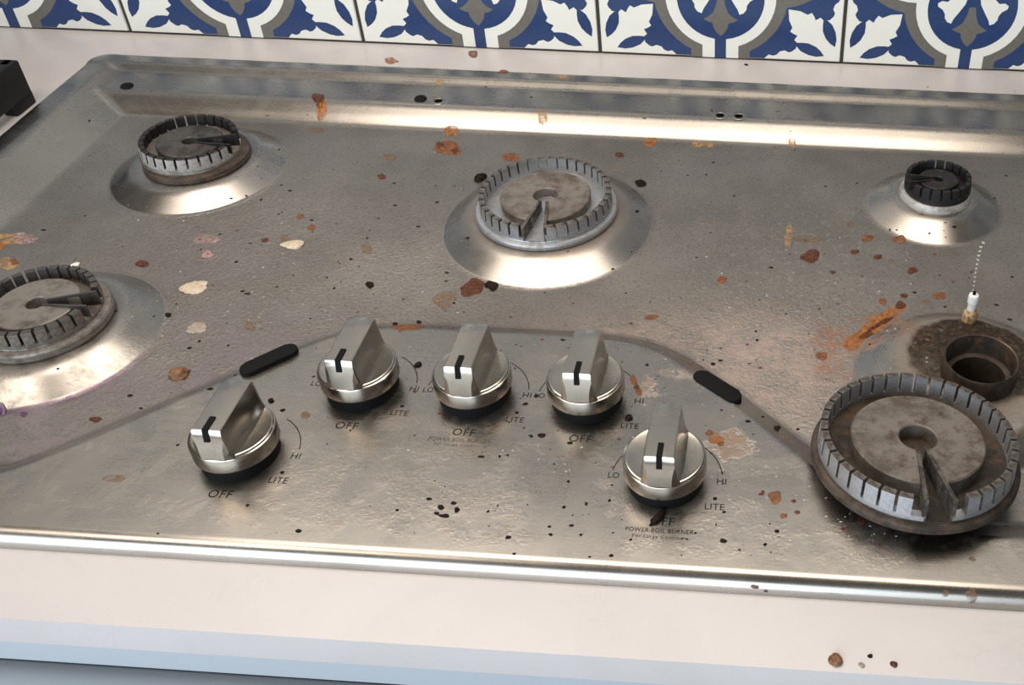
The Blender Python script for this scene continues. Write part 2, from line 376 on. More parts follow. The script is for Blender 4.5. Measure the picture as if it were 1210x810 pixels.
# --- back wall with patterned tiles
bm = bmesh.new(); box_bm(bm, -1400, 1400, 3, 60, -600, 1500)
wall = link('wall_back', bm_mesh('wall_back', bm), M['plaster']); tag(wall, kind='structure')
bm = bmesh.new(); box_bm(bm, -1400, 1400, 1.6, 3.2, -15, 5 + T * 3 + 1)
link('grout_bed', bm_mesh('grout_bed', bm), M['grout'], wall)
def tile_mesh():
    hs = T / 2 - 1.6; th = 8; off = .06
    bm = bmesh.new(); box_bm(bm, -hs, hs, 0, th, -hs, hs)
    bmesh.ops.bevel(bm, geom=bm.edges[:], offset=.7, segments=2, profile=.5, affect='EDGES')
    for f in bm.faces: f.material_index = 0
    lay = [0]
    def poly(pts, mat, level):
        for k in range(4):
            c, s = (1, 0, -1, 0)[k], (0, 1, 0, -1)[k]
            vs_ = [bm.verts.new((u * c - v * s, -off * (level + k * .12), u * s + v * c)) for u, v in pts]
            f = bm.faces.new(vs_); f.normal_update()
            if f.normal.y > 0: f.normal_flip()
            f.material_index = mat
            bmesh.ops.triangulate(bm, faces=[f])
    def one(pts, mat, level):
        f = bm.faces.new([bm.verts.new((u, -off * level, v)) for u, v in pts]); f.normal_update()
        if f.normal.y > 0: f.normal_flip()
        f.material_index = mat; bmesh.ops.triangulate(bm, faces=[f])
    L = hs - .6
    one([(-L, -L), (L, -L), (L, L), (-L, L)], 1, 1)
    C = T / 2 + 1
    mir = lambda pts: [(-u, v) for u, v in pts[::-1]]
    # coordinates: u from the tile's middle, v from its lower edge; cv moves v to the middle
    cv = lambda pts: [(u, v - T / 2 + 1) for u, v in pts]
    # quatrefoil: four lobes, centre 50 mm from the tile's middle
    def lobe(r, vc, v_cut, strip):
        a0 = -math.acos(min(1, (vc - v_cut) / r)) if vc - v_cut < r else 0
        pts = []
        a = math.atan2(-(vc - v_cut), 1)
        n = 40; start = math.asin(strip / r)
        for i in range(n + 1):
            th_ = -math.pi / 2 + start + (2 * math.pi - 2 * start) * i / n
            pts.append((r * math.cos(th_), vc + r * math.sin(th_)))
        pts.append((-strip, 0)); pts.append((strip, 0))
        return cv(pts)
    # grey band (outer) then white then blue, with the stem running to the tile's edge
    poly(lobe(61.5, 63, 0, 27.5), 2, 2)
    sq = [(-48, -48), (48, -48), (48, 48), (-48, 48)]
    poly(lobe(50.5, 60, 0, 16.8), 0, 3)
    poly(lobe(40.0, 58.5, 0, 5.3), 1, 4)
    one([(-38, -38), (38, -38), (38, 38), (-38, 38)], 1, 4.6)
    # bud and fleur inside each lobe
    poly(cv([(-2.8, 60), (2.8, 60), (4.2, 52), (7, 44.5), (12, 40.5), (16, 38.3), (11, 35.5), (7.5, 34.8), (6.5, 30), (3.6, 25), (0, 21.8), (-3.6, 25), (-6.5, 30), (-7.5, 34.8), (-11, 35.5), (-16, 38.3), (-12, 40.5), (-7, 44.5), (-4.2, 52)]), 2, 5)
    fl = [(5.5, 69), (7, 62.5), (12, 54), (15.5, 48.5), (17.3, 43.6), (21, 45), (23.6, 48.5), (24, 52.5), (26.5, 56.5), (31, 59.5), (31.5, 62.5), (28, 64.8), (23, 64.2), (20, 67), (16, 72), (11, 80), (6, 80)]
    poly(cv(fl), 0, 5); poly(cv(mir(fl)), 0, 5)
    one([(20 * math.cos(i * math.pi / 12), 20 * math.sin(i * math.pi / 12)) for i in range(24)], 0, 6)
    one([(13 * math.cos(i * math.pi / 12), 13 * math.sin(i * math.pi / 12)) for i in range(24)], 2, 7)
    # corner leaf (p, q from the corner)
    hp = [(0, 0), (72, 0), (70.5, 4), (68, 6.3), (64, 5.2), (60.7, 6.5), (58, 9.8), (53.4, 11.1), (49.5, 9.2), (46.6, 10.3), (42.9, 13.6), (42.5, 19.5), (45, 22), (42.2, 26.4), (46, 28), (49.2, 30.3), (47.2, 34), (50.5, 41), (51.6, 51.6)]
    full = hp + [(q, p) for p, q in hp[-2:0:-1]]
    # corner at (+,-): u = C - p ; v = q - C
    e = T / 2 - 2.3
    poly([(max(-e, min(e, T / 2 - p)), max(-e, min(e, q - T / 2))) for p, q in full], 0, 2)
    pet = [(16.5, 7.0), (20, 12), (24.5, 16), (31.5, 19.2), (38, 19.6), (43.4, 19.2), (42.5, 15.5), (38.5, 11), (31.2, 7.4), (24, 6)]
    poly([(T / 2 - p, q - T / 2) for p, q in pet], 1, 3)
    poly([(T / 2 - q, p - T / 2) for p, q in pet], 1, 3)
    bmesh.ops.scale(bm, vec=(.001,) * 3, verts=bm.verts)
    me = bpy.data.meshes.new('tile'); bm.to_mesh(me); bm.free(); return me
TM = tile_mesh()
for r in range(3):
    for c in range(-2, 6):
        link('tile', TM, [M['glaze_white'], M['glaze_blue'], M['glaze_grey']], wall, (T0 + T * (c + .5), 0, CT - .5 + T * (r + .5) + 1.2))

# --- continuous stone worktop with the cut-out under the cooktop
def counter():
    xs = [-1300, -440, 440, 1300]; ys = [-626, -570, -76, 2.2]; zs = [-15, CT]
    bm = bmesh.new(); v = {}
    for i, x in enumerate(xs):
        for j, y in enumerate(ys):
            for k, z in enumerate(zs): v[i, j, k] = bm.verts.new((x, y, z))
    for i in range(3):
        for j in range(3):
            if (i, j) == (1, 1): continue
            for k in (0, 1): bm.faces.new([v[i, j, k], v[i + 1, j, k], v[i + 1, j + 1, k], v[i, j + 1, k]])
    def side(a, b): bm.faces.new([v[a[0], a[1], 0], v[b[0], b[1], 0], v[b[0], b[1], 1], v[a[0], a[1], 1]])
    for i in range(3): side((i, 0), (i + 1, 0)); side((i, 3), (i + 1, 3)); side((0, i), (0, i + 1)); side((3, i), (3, i + 1))
    side((1, 1), (2, 1)); side((1, 2), (2, 2)); side((1, 1), (1, 2)); side((2, 1), (2, 2))
    bm.edges.ensure_lookup_table()
    ed = [e for e in bm.edges if all(abs(q.co.y + 626) < .1 for q in e.verts) and abs(e.verts[0].co.z - e.verts[1].co.z) < .1]
    bmesh.ops.bevel(bm, geom=ed, offset=1.6, segments=3, profile=.5, affect='EDGES')
    return bm_mesh('countertop', bm, 30)
tag(link('countertop', counter(), M['quartz']), 'white stone worktop with faint grey veins around the cooktop', 'countertop')
# --- cabinet below
cab = empty('base_cabinet', (0, -300, -720)); tag(cab, 'pale grey painted cabinet under the front of the worktop', 'cabinet')
def cpart(name, me, mat, parent=cab):
    o = link(name, me, mat, parent); o.location = (0, .300, .720) if parent is cab else (0, 0, 0); return o
bm = bmesh.new(); box_bm(bm, -1290, 1290, -596, -1, -720, -22); bm.faces.ensure_lookup_table()
bmesh.ops.delete(bm, geom=[bm.faces[1]], context='FACES'); cpart('carcass', bm_mesh('carcass', bm), M['paint'])
cpart('top_rail', box('top_rail', -1290, 1290, -614, -595.5, -52, -15, .8), M['paint'])
for x0, x1 in ((-1288, -462), (-457, 457), (462, 1288)):
    cpart('drawer_front', box('drawer_front', x0, x1, -633, -610, -240, -58, 1.5), M['paint'])
    cpart('lower_door', box('lower_door', x0, x1, -633, -610, -715, -244, 1.5), M['paint'])

# ================================================================== COOKTOP
top = empty('gas_cooktop', (0, -322, 0)); tag(top, 'stainless steel gas cooktop with dirty sunken pan and raised control plate', 'cooktop')
OFFS = np.array([0, -322, 0.])
def part(name, me, mats, loc=(0, 0, 0), rot=(0, 0, 0), parent=None, absolute=True):
    l = np.array(loc, float) - (OFFS if parent is None else 0)
    return link(name, me, mats, parent or top, l, rot)
def axis(a, b, fine0, fine1, step, extra=()):
    s = [a + .0 + i * .8 for i in range(int(fine0 / .8))]; s += list(np.linspace(s[-1] + step, b - fine1 - step * .2, int((b - fine1 - s[-1]) / step)))
    s += list(np.linspace(b - fine1, b, int(fine1 / .8) + 1)); return np.array(s)
gx = axis(XL, XR, 11, 11, 1.7); gy = axis(YF, YB, 14, 36, 1.6)
GX, GY = np.meshgrid(gx, gy)
# pull grid corners onto the rounded outline
cxs = np.clip(GX, XL + CR, XR - CR); cys = np.clip(GY, YF + CR, YB - CR)
dx, dy = GX - cxs, GY - cys; dd = np.hypot(dx, dy); k = np.where((dd > CR - .001) & (np.abs(dx) > 0) & (np.abs(dy) > 0), (CR - .001) / np.maximum(dd, 1e-6), 1)
GX = cxs + dx * k; GY = cys + dy * k
GZ = H(GX, GY)
nx, ny = len(gx), len(gy)
V = np.stack([GX - OFFS[0], GY - OFFS[1], GZ], -1).reshape(-1, 3) * .001
idx = np.arange(nx * ny).reshape(ny, nx)
F = np.stack([idx[:-1, :-1], idx[:-1, 1:], idx[1:, 1:], idx[1:, :-1]], -1).reshape(-1, 4)
for hx_, hy_ in ((518, 119), (851, 136), (873, 137)):
    hp_ = at(hx_, hy_); near = (np.hypot(GX - hp_[0], GY - hp_[1]) < 3.7).ravel()
    F = F[~near[F].any(1)]
me = bpy.data.meshes.new('steel_top')
me.vertices.add(len(V)); me.vertices.foreach_set('co', V.ravel())
me.loops.add(F.size); me.loops.foreach_set('vertex_index', F.ravel().astype(np.int32))
me.polygons.add(len(F)); me.polygons.foreach_set('loop_start', np.arange(0, F.size, 4, dtype=np.int32))
me.polygons.foreach_set('use_smooth', np.ones(len(F), bool)); me.update(calc_edges=True); me.validate()
link('steel_top', me, M['pan'], top)

# --- holes and plugs in the rear ledge
for px, py, kind in ((150, 102, 'plug'), (497, 117, 'plug'), (518, 119, 'hole'), (851, 136, 'hole'), (873, 137, 'hole')):
    p = at(px, py)
    if kind == 'plug': part('rubber_plug', lathe('rubber_plug', [(0, 2.2), (2.5, 2.1), (4.6, 1.4), (5.4, .2), (5.4, -1)], 20, 60), M['rubber'], p)
    else: part('screw_hole', lathe('screw_hole', [(6.6, -.15), (6.2, .18), (3.9, .22), (3.5, -.1), (3.5, -16), (0, -16)], 28, 50), M['pan'], p)
# --- rubber pads on the slope beside the control plate
for (ax, ay), (bx, by) in (((292, 440), (345, 416)), ((827, 446), (868, 474))):
    a, b = at(ax, ay), at(bx, by)
    mid_ = (a + b) / 2; d = b - a; L = math.hypot(d[0], d[1]) - 3; ang = math.atan2(d[1], d[0]); r_ = 5.3
    pts = [(L / 2 + r_ * math.cos(t_), r_ * math.sin(t_)) for t_ in np.linspace(-math.pi / 2, math.pi / 2, 12)] + [(-L / 2 + r_ * math.cos(t_), r_ * math.sin(t_)) for t_ in np.linspace(math.pi / 2, 1.5 * math.pi, 12)]
    part('grate_pad', prism('grate_pad', pts, -5.5, 3.2, .8), M['rubber'], (mid_[0], mid_[1], mid_[2]), (0, 0, ang))

# --- knobs
def grip_mesh():
    bm = bmesh.new(); rings = []
    st = [(-21.6, .0), (-21.0, .35), (-20.0, .75), (-19.2, .95), (-18.6, 1.0), (-9, 1.0), (0, 1.0), (9, 1.0), (17.5, 1.0), (19.2, .97), (20.4, .88), (21.2, .72), (21.6, .5), (21.8, .0)]
    hgt = 19.
    for y, f in st:
        wt = 7.7 if abs(y) < 19.5 else 7.7 - (abs(y) - 19.5) * .5
        if y > 18: wt = 7.7 - (y - 18) ** 2 * .16
        zt = hgt * f
        pr = []
        for s in (1, -1):
            side = []
            for q in np.linspace(0, 1, 9):      # from the foot to the shoulder
                zz = zt * q; h = 1 - q * f
                flare = 2.0 * max(0, h) + 1.8 * max(0, 1 - q * f / .42) ** 2.2 * (1 if abs(y) < 18 else .4)
                x_ = wt + flare
                lim = math.sqrt(max(.01, 21.9 ** 2 - y * y)); x_ = min(x_, max(lim, wt * .75))
                side.append((x_ * s, zz))
            pr.append(side)
        r_, l_ = pr
        top_ = [((wt - .5), zt + .35 * f), (0, zt + .6 * f), (-(wt - .5), zt + .35 * f)]
        ring = r_ + top_ + l_[::-1]
        rings.append([bm.verts.new((x_, y, z_)) for x_, z_ in ring])
    n = len(rings[0])
    for a, b in zip(rings[:-1], rings[1:]):
        for i in range(n - 1): bm.faces.new((a[i], a[i + 1], b[i + 1], b[i]))
    bm.faces.new(rings[0]); bm.faces.new(rings[-1][::-1])
    bmesh.ops.remove_doubles(bm, verts=bm.verts, dist=.01)
    return bm_mesh('grip', bm, 32)
KB = lathe('knob', [(0, 17.6), (10, 17.6), (18, 17.9), (20.3, 18.4), (20.9, 18.2), (21.3, 17.3), (22.0, 16.9), (22.3, 16.2), (22.4, 8.0), (22.0, 7.3), (0, 7.3)], 72, 28)
KR = lathe('base_ring', [(0, 7.5), (19.4, 7.5), (20.2, 5), (20.6, .6), (20.6, -1.3), (0, -1.3)], 56, 30)
KG = grip_mesh()
KP = box('pointer_mark', -1.5, 1.5, -18.9, -9.6, 18.9, 19.75)
def mark2():
    bm = bmesh.new(); v = [bm.verts.new(p) for p in ((-1.5, -18.2, 19.7), (1.5, -18.2, 19.7), (1.5, -19.35, 19.75), (-1.5, -19.35, 19.75), (-1.5, -21.0, 12.2), (1.5, -21.0, 12.2), (-1.5, -18.5, 12.2), (1.5, -18.5, 12.2))]
    for f in ((0, 1, 2, 3), (3, 2, 5, 4), (4, 5, 7, 6), (0, 3, 4, 6), (1, 7, 5, 2), (0, 6, 7, 1)): bm.faces.new([v[i] for i in f])
    return bm_mesh('pointer_mark_front', bm)
KP2 = mark2()
KNOBS = [(-117.5, -523), (-69.3, -466.5), (-2.3, -466.5), (63.8, -466.3), (116.5, -523.5)]
KLAB = ['outermost control knob on the side of the purple spill', 'control knob next to the middle one, on the side of the purple spill', 'middle control knob over a faded burner legend', 'control knob next to the middle one, on the side of the pinkish film', 'outermost control knob above a crisp burner legend']
for (kx, ky), lab in zip(KNOBS, KLAB):
    k_ = part('control_knob', KB, M['knob'], (kx, ky, RIM + 1.0)); k_['label'] = 'brushed steel ' + lab
    link('grip', KG, M['grip'], k_, (0, 0, 17.4)); link('base_ring', KR, M['black_plastic'], k_)
    link('pointer_mark', KP, M['black_plastic'], k_, (0, 0, 17.9)); link('pointer_mark', KP2, M['black_plastic'], k_, (0, 0, 17.9))

# --- printed lettering on the control plate
def lettering(txt, cx, cy, wid, hei, mat, z=RIM + .06):
    cu = bpy.data.curves.new('t', 'FONT'); cu.body = txt; cu.resolution_u = 3; cu.space_character = 1.08
    to = bpy.data.objects.new('t', cu); COL.objects.link(to)
    me_ = bpy.data.meshes.new_from_object(to.evaluated_get(bpy.context.evaluated_depsgraph_get())); bpy.data.objects.remove(to)
    co = np.empty(len(me_.vertices) * 3); me_.vertices.foreach_get('co', co); co = co.reshape(-1, 3)
    lo, hi = co.min(0), co.max(0); c = (lo + hi) / 2
    co[:, 0] = (co[:, 0] - c[0]) / (hi[0] - lo[0]) * wid * .001; co[:, 1] = (co[:, 1] - c[1]) / (hi[1] - lo[1]) * hei * .001; co[:, 2] = 0
    me_.vertices.foreach_set('co', co.ravel()); me_.materials.clear(); me_.update()
    return part('printed_lettering', me_, M[mat], (cx, cy, z))
def arc(cx, cy, r_, a0, a1, wdt=.55):
    n = 16; A = [R(a0 + (a1 - a0) * i / n) for i in range(n + 1)]
    vs_ = [(math.cos(a) * r_, math.sin(a) * r_, 0) for a in A] + [(math.cos(a) * (r_ + wdt), math.sin(a) * (r_ + wdt), 0) for a in A]
    part('printed_scale', mesh('printed_scale', vs_, [(i, i + n + 1, i + n + 2, i + 1) for i in range(n)]), M['print'], (cx, cy, RIM + .06))
DOT = mesh('printed_dot', [(-1, -1, 0), (1, -1, 0), (1, 1, 0), (-1, 1, 0)], [(0, 1, 2, 3)])
for i, (kx, ky) in enumerate(KNOBS):
    lettering('OFF', kx + 1.7, ky - (31.5 if abs(kx) < 90 else 28.5), 12.6, 5.2, 'print')
    lettering('LITE', kx + 28.0, ky - (19.5 if abs(kx) < 90 else 17), 10.2, 4.1, 'print')
    part('printed_dot', DOT, M['print'], (kx + 27.8, ky - (14 if abs(kx) < 90 else 11.6), RIM + .06))
    lettering('HI', kx + 30.4, ky + .6, 5.0, 4.1, 'print')
    if i: lettering('LO', kx - 28.2, ky + .6, 6.0, 4.1, 'print')
    arc(kx, ky, 30.6, 10, 62); arc(kx, ky, 29.3, 150, 172)
    if i in (2, 4):
        lettering('POWER BOIL BURNER', kx + 1, ky - (37.5 if i == 2 else 34.6), 35, 2.7, 'print' if i == 4 else 'worn_print')
        if i == 4: lettering('For Large Cookware', kx + 2, ky - 38.9, 29, 2.9, 'worn_print')
        else: lettering('For Large Cookware', kx + 2, ky - 41.6, 29, 2.2, 'worn_print')

# --- bare burner seat at the right front: collar tube, floor and igniter
part('burner_collar', lathe('burner_collar', [(22.2, -3), (22.6, 1), (22.6, 14), (22.0, 15), (21.2, 14.4), (20.6, 6), (19.8, 1.2), (16.5, .8), (16, -30), (0, -30)], 56, 40), M['flange_burnt'], (296, -426, 11.6))
ig = at(1145, 379)
seat = part('igniter', lathe('igniter', [(0, 22), (1.2, 22), (3.1, 21.4), (3.4, 20), (3.4, 15.4), (2.7, 14.6), (2.7, 8), (0, 8)], 20, 40), M['ceramic'], ig); seat['label'] = 'white ceramic igniter with burnt base'
ib = link('igniter_base', lathe('igniter_base', [(0, 9.5), (2.6, 9.5), (4.4, 8.0), (5.2, 5), (4.4, 2), (4.9, 0), (4.6, -1.5), (0, -1.5)], 14, 60), M['ceramic_burnt'], seat)
link('igniter_tip', lathe('igniter_tip', [(0, 24.2), (1.0, 24), (1.2, 21.6), (0, 21.6)], 10, 50), M['black_plastic'], seat)

# ================================================================== BURNER HEADS
def sector(r0, r1, a0, a1, n):
    A = np.linspace(a0, a1, n + 1)
    return [(r1 * math.cos(a), r1 * math.sin(a)) for a in A] + [(r0 * math.cos(a), r0 * math.sin(a)) for a in A[::-1]]
def burner(label, loc, tilt, Rt, Rf, hf, ht, zd, Rd, Rh, nt, wdir, wang, mt, md, mf, mo=None, tw=4.6, rot=0., dish=0., boss=0, inner=False):
    root = empty('gas_burner', loc); root.rotation_euler = (R(tilt[0]), R(tilt[1]), 0)
    tag(root, label, 'burner')
    wd = R(wdir); wa = R(wang)
    prof = [(0, .4), (Rf - 6, .4), (Rf - 3.2, 0), (Rf - 1.0, .6), (Rf, 2.0), (Rf, hf - 1.8), (Rf - .9, hf - .5), (Rt - .2, hf), (Rt - .6, hf + .7), (Rt - .4, hf + 1.4), (0, hf + 1.4)]
    link('base_flange', lathe('base_flange', prof, 72, 32), M[mf], root)
    if boss: link('boss', lathe('boss', [(0, 1), (20, 1), (19.5, -boss), (15, -boss - .5), (0, -boss - .5)], 40, 30), M[mf], root)
    # low ring that carries the teeth, open at the wedge
    link('crown_ring', prism('crown_ring', sector(Rt - tw, Rt, wd + wa, wd + 2 * math.pi - wa, 60), hf + 1.0, hf + 1.0 + (ht - hf) * .20), M[mo or mt], root)
    step = 2 * math.pi / nt; slot = 1.7 / Rt
    bm = bmesh.new(); pts = []
    A = np.linspace(-step / 2 + slot / 2, step / 2 - slot / 2, 4)
    zb_, zt_ = hf + 1.0 + (ht - hf) * .18, ht
    lo, li, ho, hi_ = [], [], [], []
    for a in A:
        c, s = math.cos(a), math.sin(a)
        lo.append(bm.verts.new((Rt * c, Rt * s, zb_))); li.append(bm.verts.new(((Rt - tw) * c, (Rt - tw) * s, zb_)))
        ho.append(bm.verts.new(((Rt - .5) * c, (Rt - .5) * s, zt_ - .1))); hi_.append(bm.verts.new(((Rt - tw + .3) * c, (Rt - tw + .3) * s, zt_)))
    for i in range(3):
        bm.faces.new((lo[i], lo[i + 1], ho[i + 1], ho[i])); bm.faces.new((ho[i], ho[i + 1], hi_[i + 1], hi_[i])); bm.faces.new((hi_[i], hi_[i + 1], li[i + 1], li[i])); bm.faces.new((li[i], li[i + 1], lo[i + 1], lo[i]))
    bm.faces.ensure_lookup_table()
    for i in (0, 4, 8) + ((2, 6, 10) if inner else ()): bm.faces[i].material_index = 1
    bm.faces.new((lo[0], ho[0], hi_[0], li[0])); bm.faces.new((lo[-1], li[-1], hi_[-1], ho[-1]))
    tm = bm_mesh('tooth', bm)
    for i in range(nt):
        a = step * (i + .5) + R(rot)
        da = (a - wd + math.pi) % (2 * math.pi) - math.pi
        if abs(da) < wa + step * .35: continue
        link('tooth', tm, [M[mt], M[mo or mt]], root, rot=(0, 0, a))
    # inner disc with centre hole, cut open along the wedge
    wd2 = wa * 1.0
    dA = min(R(40), math.asin(min(.9, 3.2 / Rh)))
    outer = [(Rd * math.cos(a), Rd * math.sin(a)) for a in np.linspace(wd + wa * .8, wd + 2 * math.pi - wa * .8, 64)]
    inner = [(Rh * math.cos(a), Rh * math.sin(a)) for a in np.linspace(wd + 2 * math.pi - dA, wd + dA, 40)]
    bm = bmesh.new()
    # strip mesh between matching rings, so the disc keeps its hole
    n = 64
    AO = np.linspace(wd + wa * .8, wd + 2 * math.pi - wa * .8, n + 1); AI = np.linspace(wd + dA, wd + 2 * math.pi - dA, n + 1)
    def ring(r_, z_, AA): return [bm.verts.new((r_ * math.cos(a), r_ * math.sin(a), z_)) for a in AA]
    rr = [ring(Rh, hf + 1.2, AI), ring(Rh, zd - .7 - dish, AI), ring(Rh + .7, zd - dish, AI), ring(Rd - .8, zd, AO), ring(Rd, zd - .8, AO), ring(Rd - .3, hf + 1.2, AO)]
    for a_, b_ in zip(rr[:-1], rr[1:]):
        for i in range(n): bm.faces.new((a_[i], a_[i + 1], b_[i + 1], b_[i]))
    bm.faces.new([q[0] for q in rr]); bm.faces.new([q[-1] for q in rr][::-1])
    link('inner_disc', bm_mesh('inner_disc', bm, 35), M[md], root)
    # floor of the hole and of the wedge
    # two thin fins along the wedge
    for s in (1, -1):
        a_in = wd + s * dA * .75; a_out = wd + s * wa
        p0 = Vector((Rh * 1.02 * math.cos(a_in), Rh * 1.02 * math.sin(a_in))); p1 = Vector(((Rt - .2) * math.cos(a_out), (Rt - .2) * math.sin(a_out)))
        d_ = (p1 - p0).normalized(); nn = Vector((-d_.y, d_.x)) * (Rt * .020)
        bm = bmesh.new()
        vs_ = []
        for p_, zt2 in ((p0, zd + .6), (p1, ht)):
            for sgn in (1, -1):
                for z_ in (hf + .8, zt2): vs_.append(bm.verts.new((p_.x + nn.x * sgn, p_.y + nn.y * sgn, z_)))
        for f in ((0, 1, 3, 2), (4, 6, 7, 5), (0, 4, 5, 1), (2, 3, 7, 6), (1, 5, 7, 3), (0, 2, 6, 4)): bm.faces.new([vs_[i] for i in f])
        link('fin', bm_mesh('fin', bm), M[mt], root)
    return root
burner('grey cast burner head with scored disc, seated on the middle hump', (0, -274, 12.3), (0, 0), 47.8, 51.5, 5.8, 18.0, 14.5, 32.5, 8.8, 36, -88, 9.5, 'alu_teeth', 'alu_disc', 'alu_clean', 'alu_clean', inner=True)
burner('largest burner head, taken off and lying between control plate and bare seat', (251.0, -504.0, 18.2), (-6.5, 2.0), 53.5, 57.0, 6.0, 20.5, 17.0, 36.5, 10.3, 37, -83, 8.0, 'alu_teeth', 'alu_disc', 'flange_burnt', 'alu_clean', boss=17, inner=True)
burner('sooty burner head seated square on the hump ringed by purple spill', (-288.5, -423, 11.5), (0, 0), 35.5, 40.0, 7.5, 19.5, 16.5, 25, 5.8, 30, 6, 12, 'alu_dirty', 'alu_grey', 'alu_grey', 'alu_grey')
burner('blackened burner head sitting crooked on its brown-stained base', (-290, -222, 15.6), (0, 3.0), 35.5, 36.5, 2.5, 14.0, 10.5, 24, 5.4, 27, 4, 13, 'alu_black', 'alu_dirty', 'alu_grey', 'alu_white')
burner('smallest burner head, charred black on a chalky ring', (288, -226, 16.5), (-2, -1), 25.0, 24.5, 1.5, 12, 9.5, 15, 3.6, 20, 190, 14, 'alu_black', 'alu_black', 'alu_black', tw=4)
# seats below the two small heads belong to the cooktop
part('burner_seat', lathe('burner_seat', [(0, 4.6), (37, 4.6), (38.5, 4), (39, 2.6), (38.4, 2.2), (39.2, 1.3), (39, -.8), (0, -.8)], 64, 30), M['flange_burnt'], (-286, -224, 11.5))
part('burner_seat', lathe('burner_seat', [(0, 5.4), (25.5, 5.4), (26.3, 4.6), (27.4, 1), (27.4, -.8), (0, -.8)], 56, 30), M['alu_white'], (287, -226, 11.7))

# ================================================================== STAINS, SPECKS, CRUMBS
def blob_pts(px, py, rx, ry, ang, seed, rough_=.22, n=18):
    rg = random.Random(seed); ph = [rg.uniform(0, 6.28) for _ in range(4)]; am = [rg.uniform(.3, 1) * rough_ / (k_ + 1) ** .5 for k_ in range(4)]
    pts = []
    for f in (0, .5, .85, 1.0):
        for i in range(n if f else 1):
            a = 2 * math.pi * i / n; q = 1 + sum(am[k_] * math.sin((k_ + 2) * a + ph[k_]) for k_ in range(4)) * (1 if f > .4 else 0)
            u, v = rx * 1.12 * f * q * math.cos(a), ry * 1.12 * f * q * math.sin(a); c, s = math.cos(R(ang)), math.sin(R(ang))
            pts.append((px + u * c - v * s, py + u * s + v * c))
    return pts
def blob(name, px, py, rx, ry, mat, thick=.25, ang=0, seed=1, parent=True, rough_=.22):
    n = 18; P = at_many(blob_pts(px, py, rx, ry, ang, seed, rough_, n)); rg = random.Random(seed + 5)
    c0 = P[0].copy(); hs = [1, .9, .55, .0]
    vs_ = []
    for i, p in enumerate(P):
        k_ = 0 if i == 0 else 1 + (i - 1) // n
        vs_.append((p[0] - c0[0], p[1] - c0[1], p[2] - c0[2] + (thick * hs[k_] * rg.uniform(.75, 1.15) if k_ < 3 else 0) + .03))
    fs = [(0, 1 + i, 1 + (i + 1) % n) for i in range(n)]
    for r_ in range(2):
        b = 1 + r_ * n
        fs += [(b + i, b + n + i, b + n + (i + 1) % n, b + (i + 1) % n) for i in range(n)]
    me_ = mesh(name, vs_, fs, True)
    at_ = me_.attributes.new('cover', 'FLOAT', 'POINT'); at_.data.foreach_set('value', [1.0] * (1 + n) + [.7] * n + [0.0] * n)
    if mat + '_film' not in M: M[mat + '_film'] = FILM[M[mat].name]()
    mat = mat + '_film'
    if parent: return part(name, me_, M[mat], c0)
    return link(name, me_, M[mat], None, c0)
def crumb(label, px, py, size, mat, seed, flat=.55, cat='crumb', group=None, stretch=1.0, ang=0, name='food_crumb'):
    """an uneven lump, size = half width in mm"""
    p = at(px, py); rg = random.Random(seed)
    bm = bmesh.new(); bmesh.ops.create_icosphere(bm, subdivisions=3, radius=1)
    offs = [Vector((rg.uniform(-1, 1), rg.uniform(-1, 1), rg.uniform(-1, 1))).normalized() for _ in range(12)]; am = [rg.uniform(-.5, .55) for _ in range(12)]
    for v in bm.verts:
        q = 1 + sum(a * max(0, v.co.dot(o)) ** 3 for a, o in zip(am, offs)) + rg.uniform(-.13, .13)
        v.co = Vector((v.co.x * q * size * stretch, v.co.y * q * size, max(-.35, v.co.z * q) * size * flat))
    o = link(name, bm_mesh(name, bm, 50), M[mat], None, (p[0], p[1], p[2] + size * flat * .30), (0, 0, R(ang)))
    return tag(o, label, cat, group)
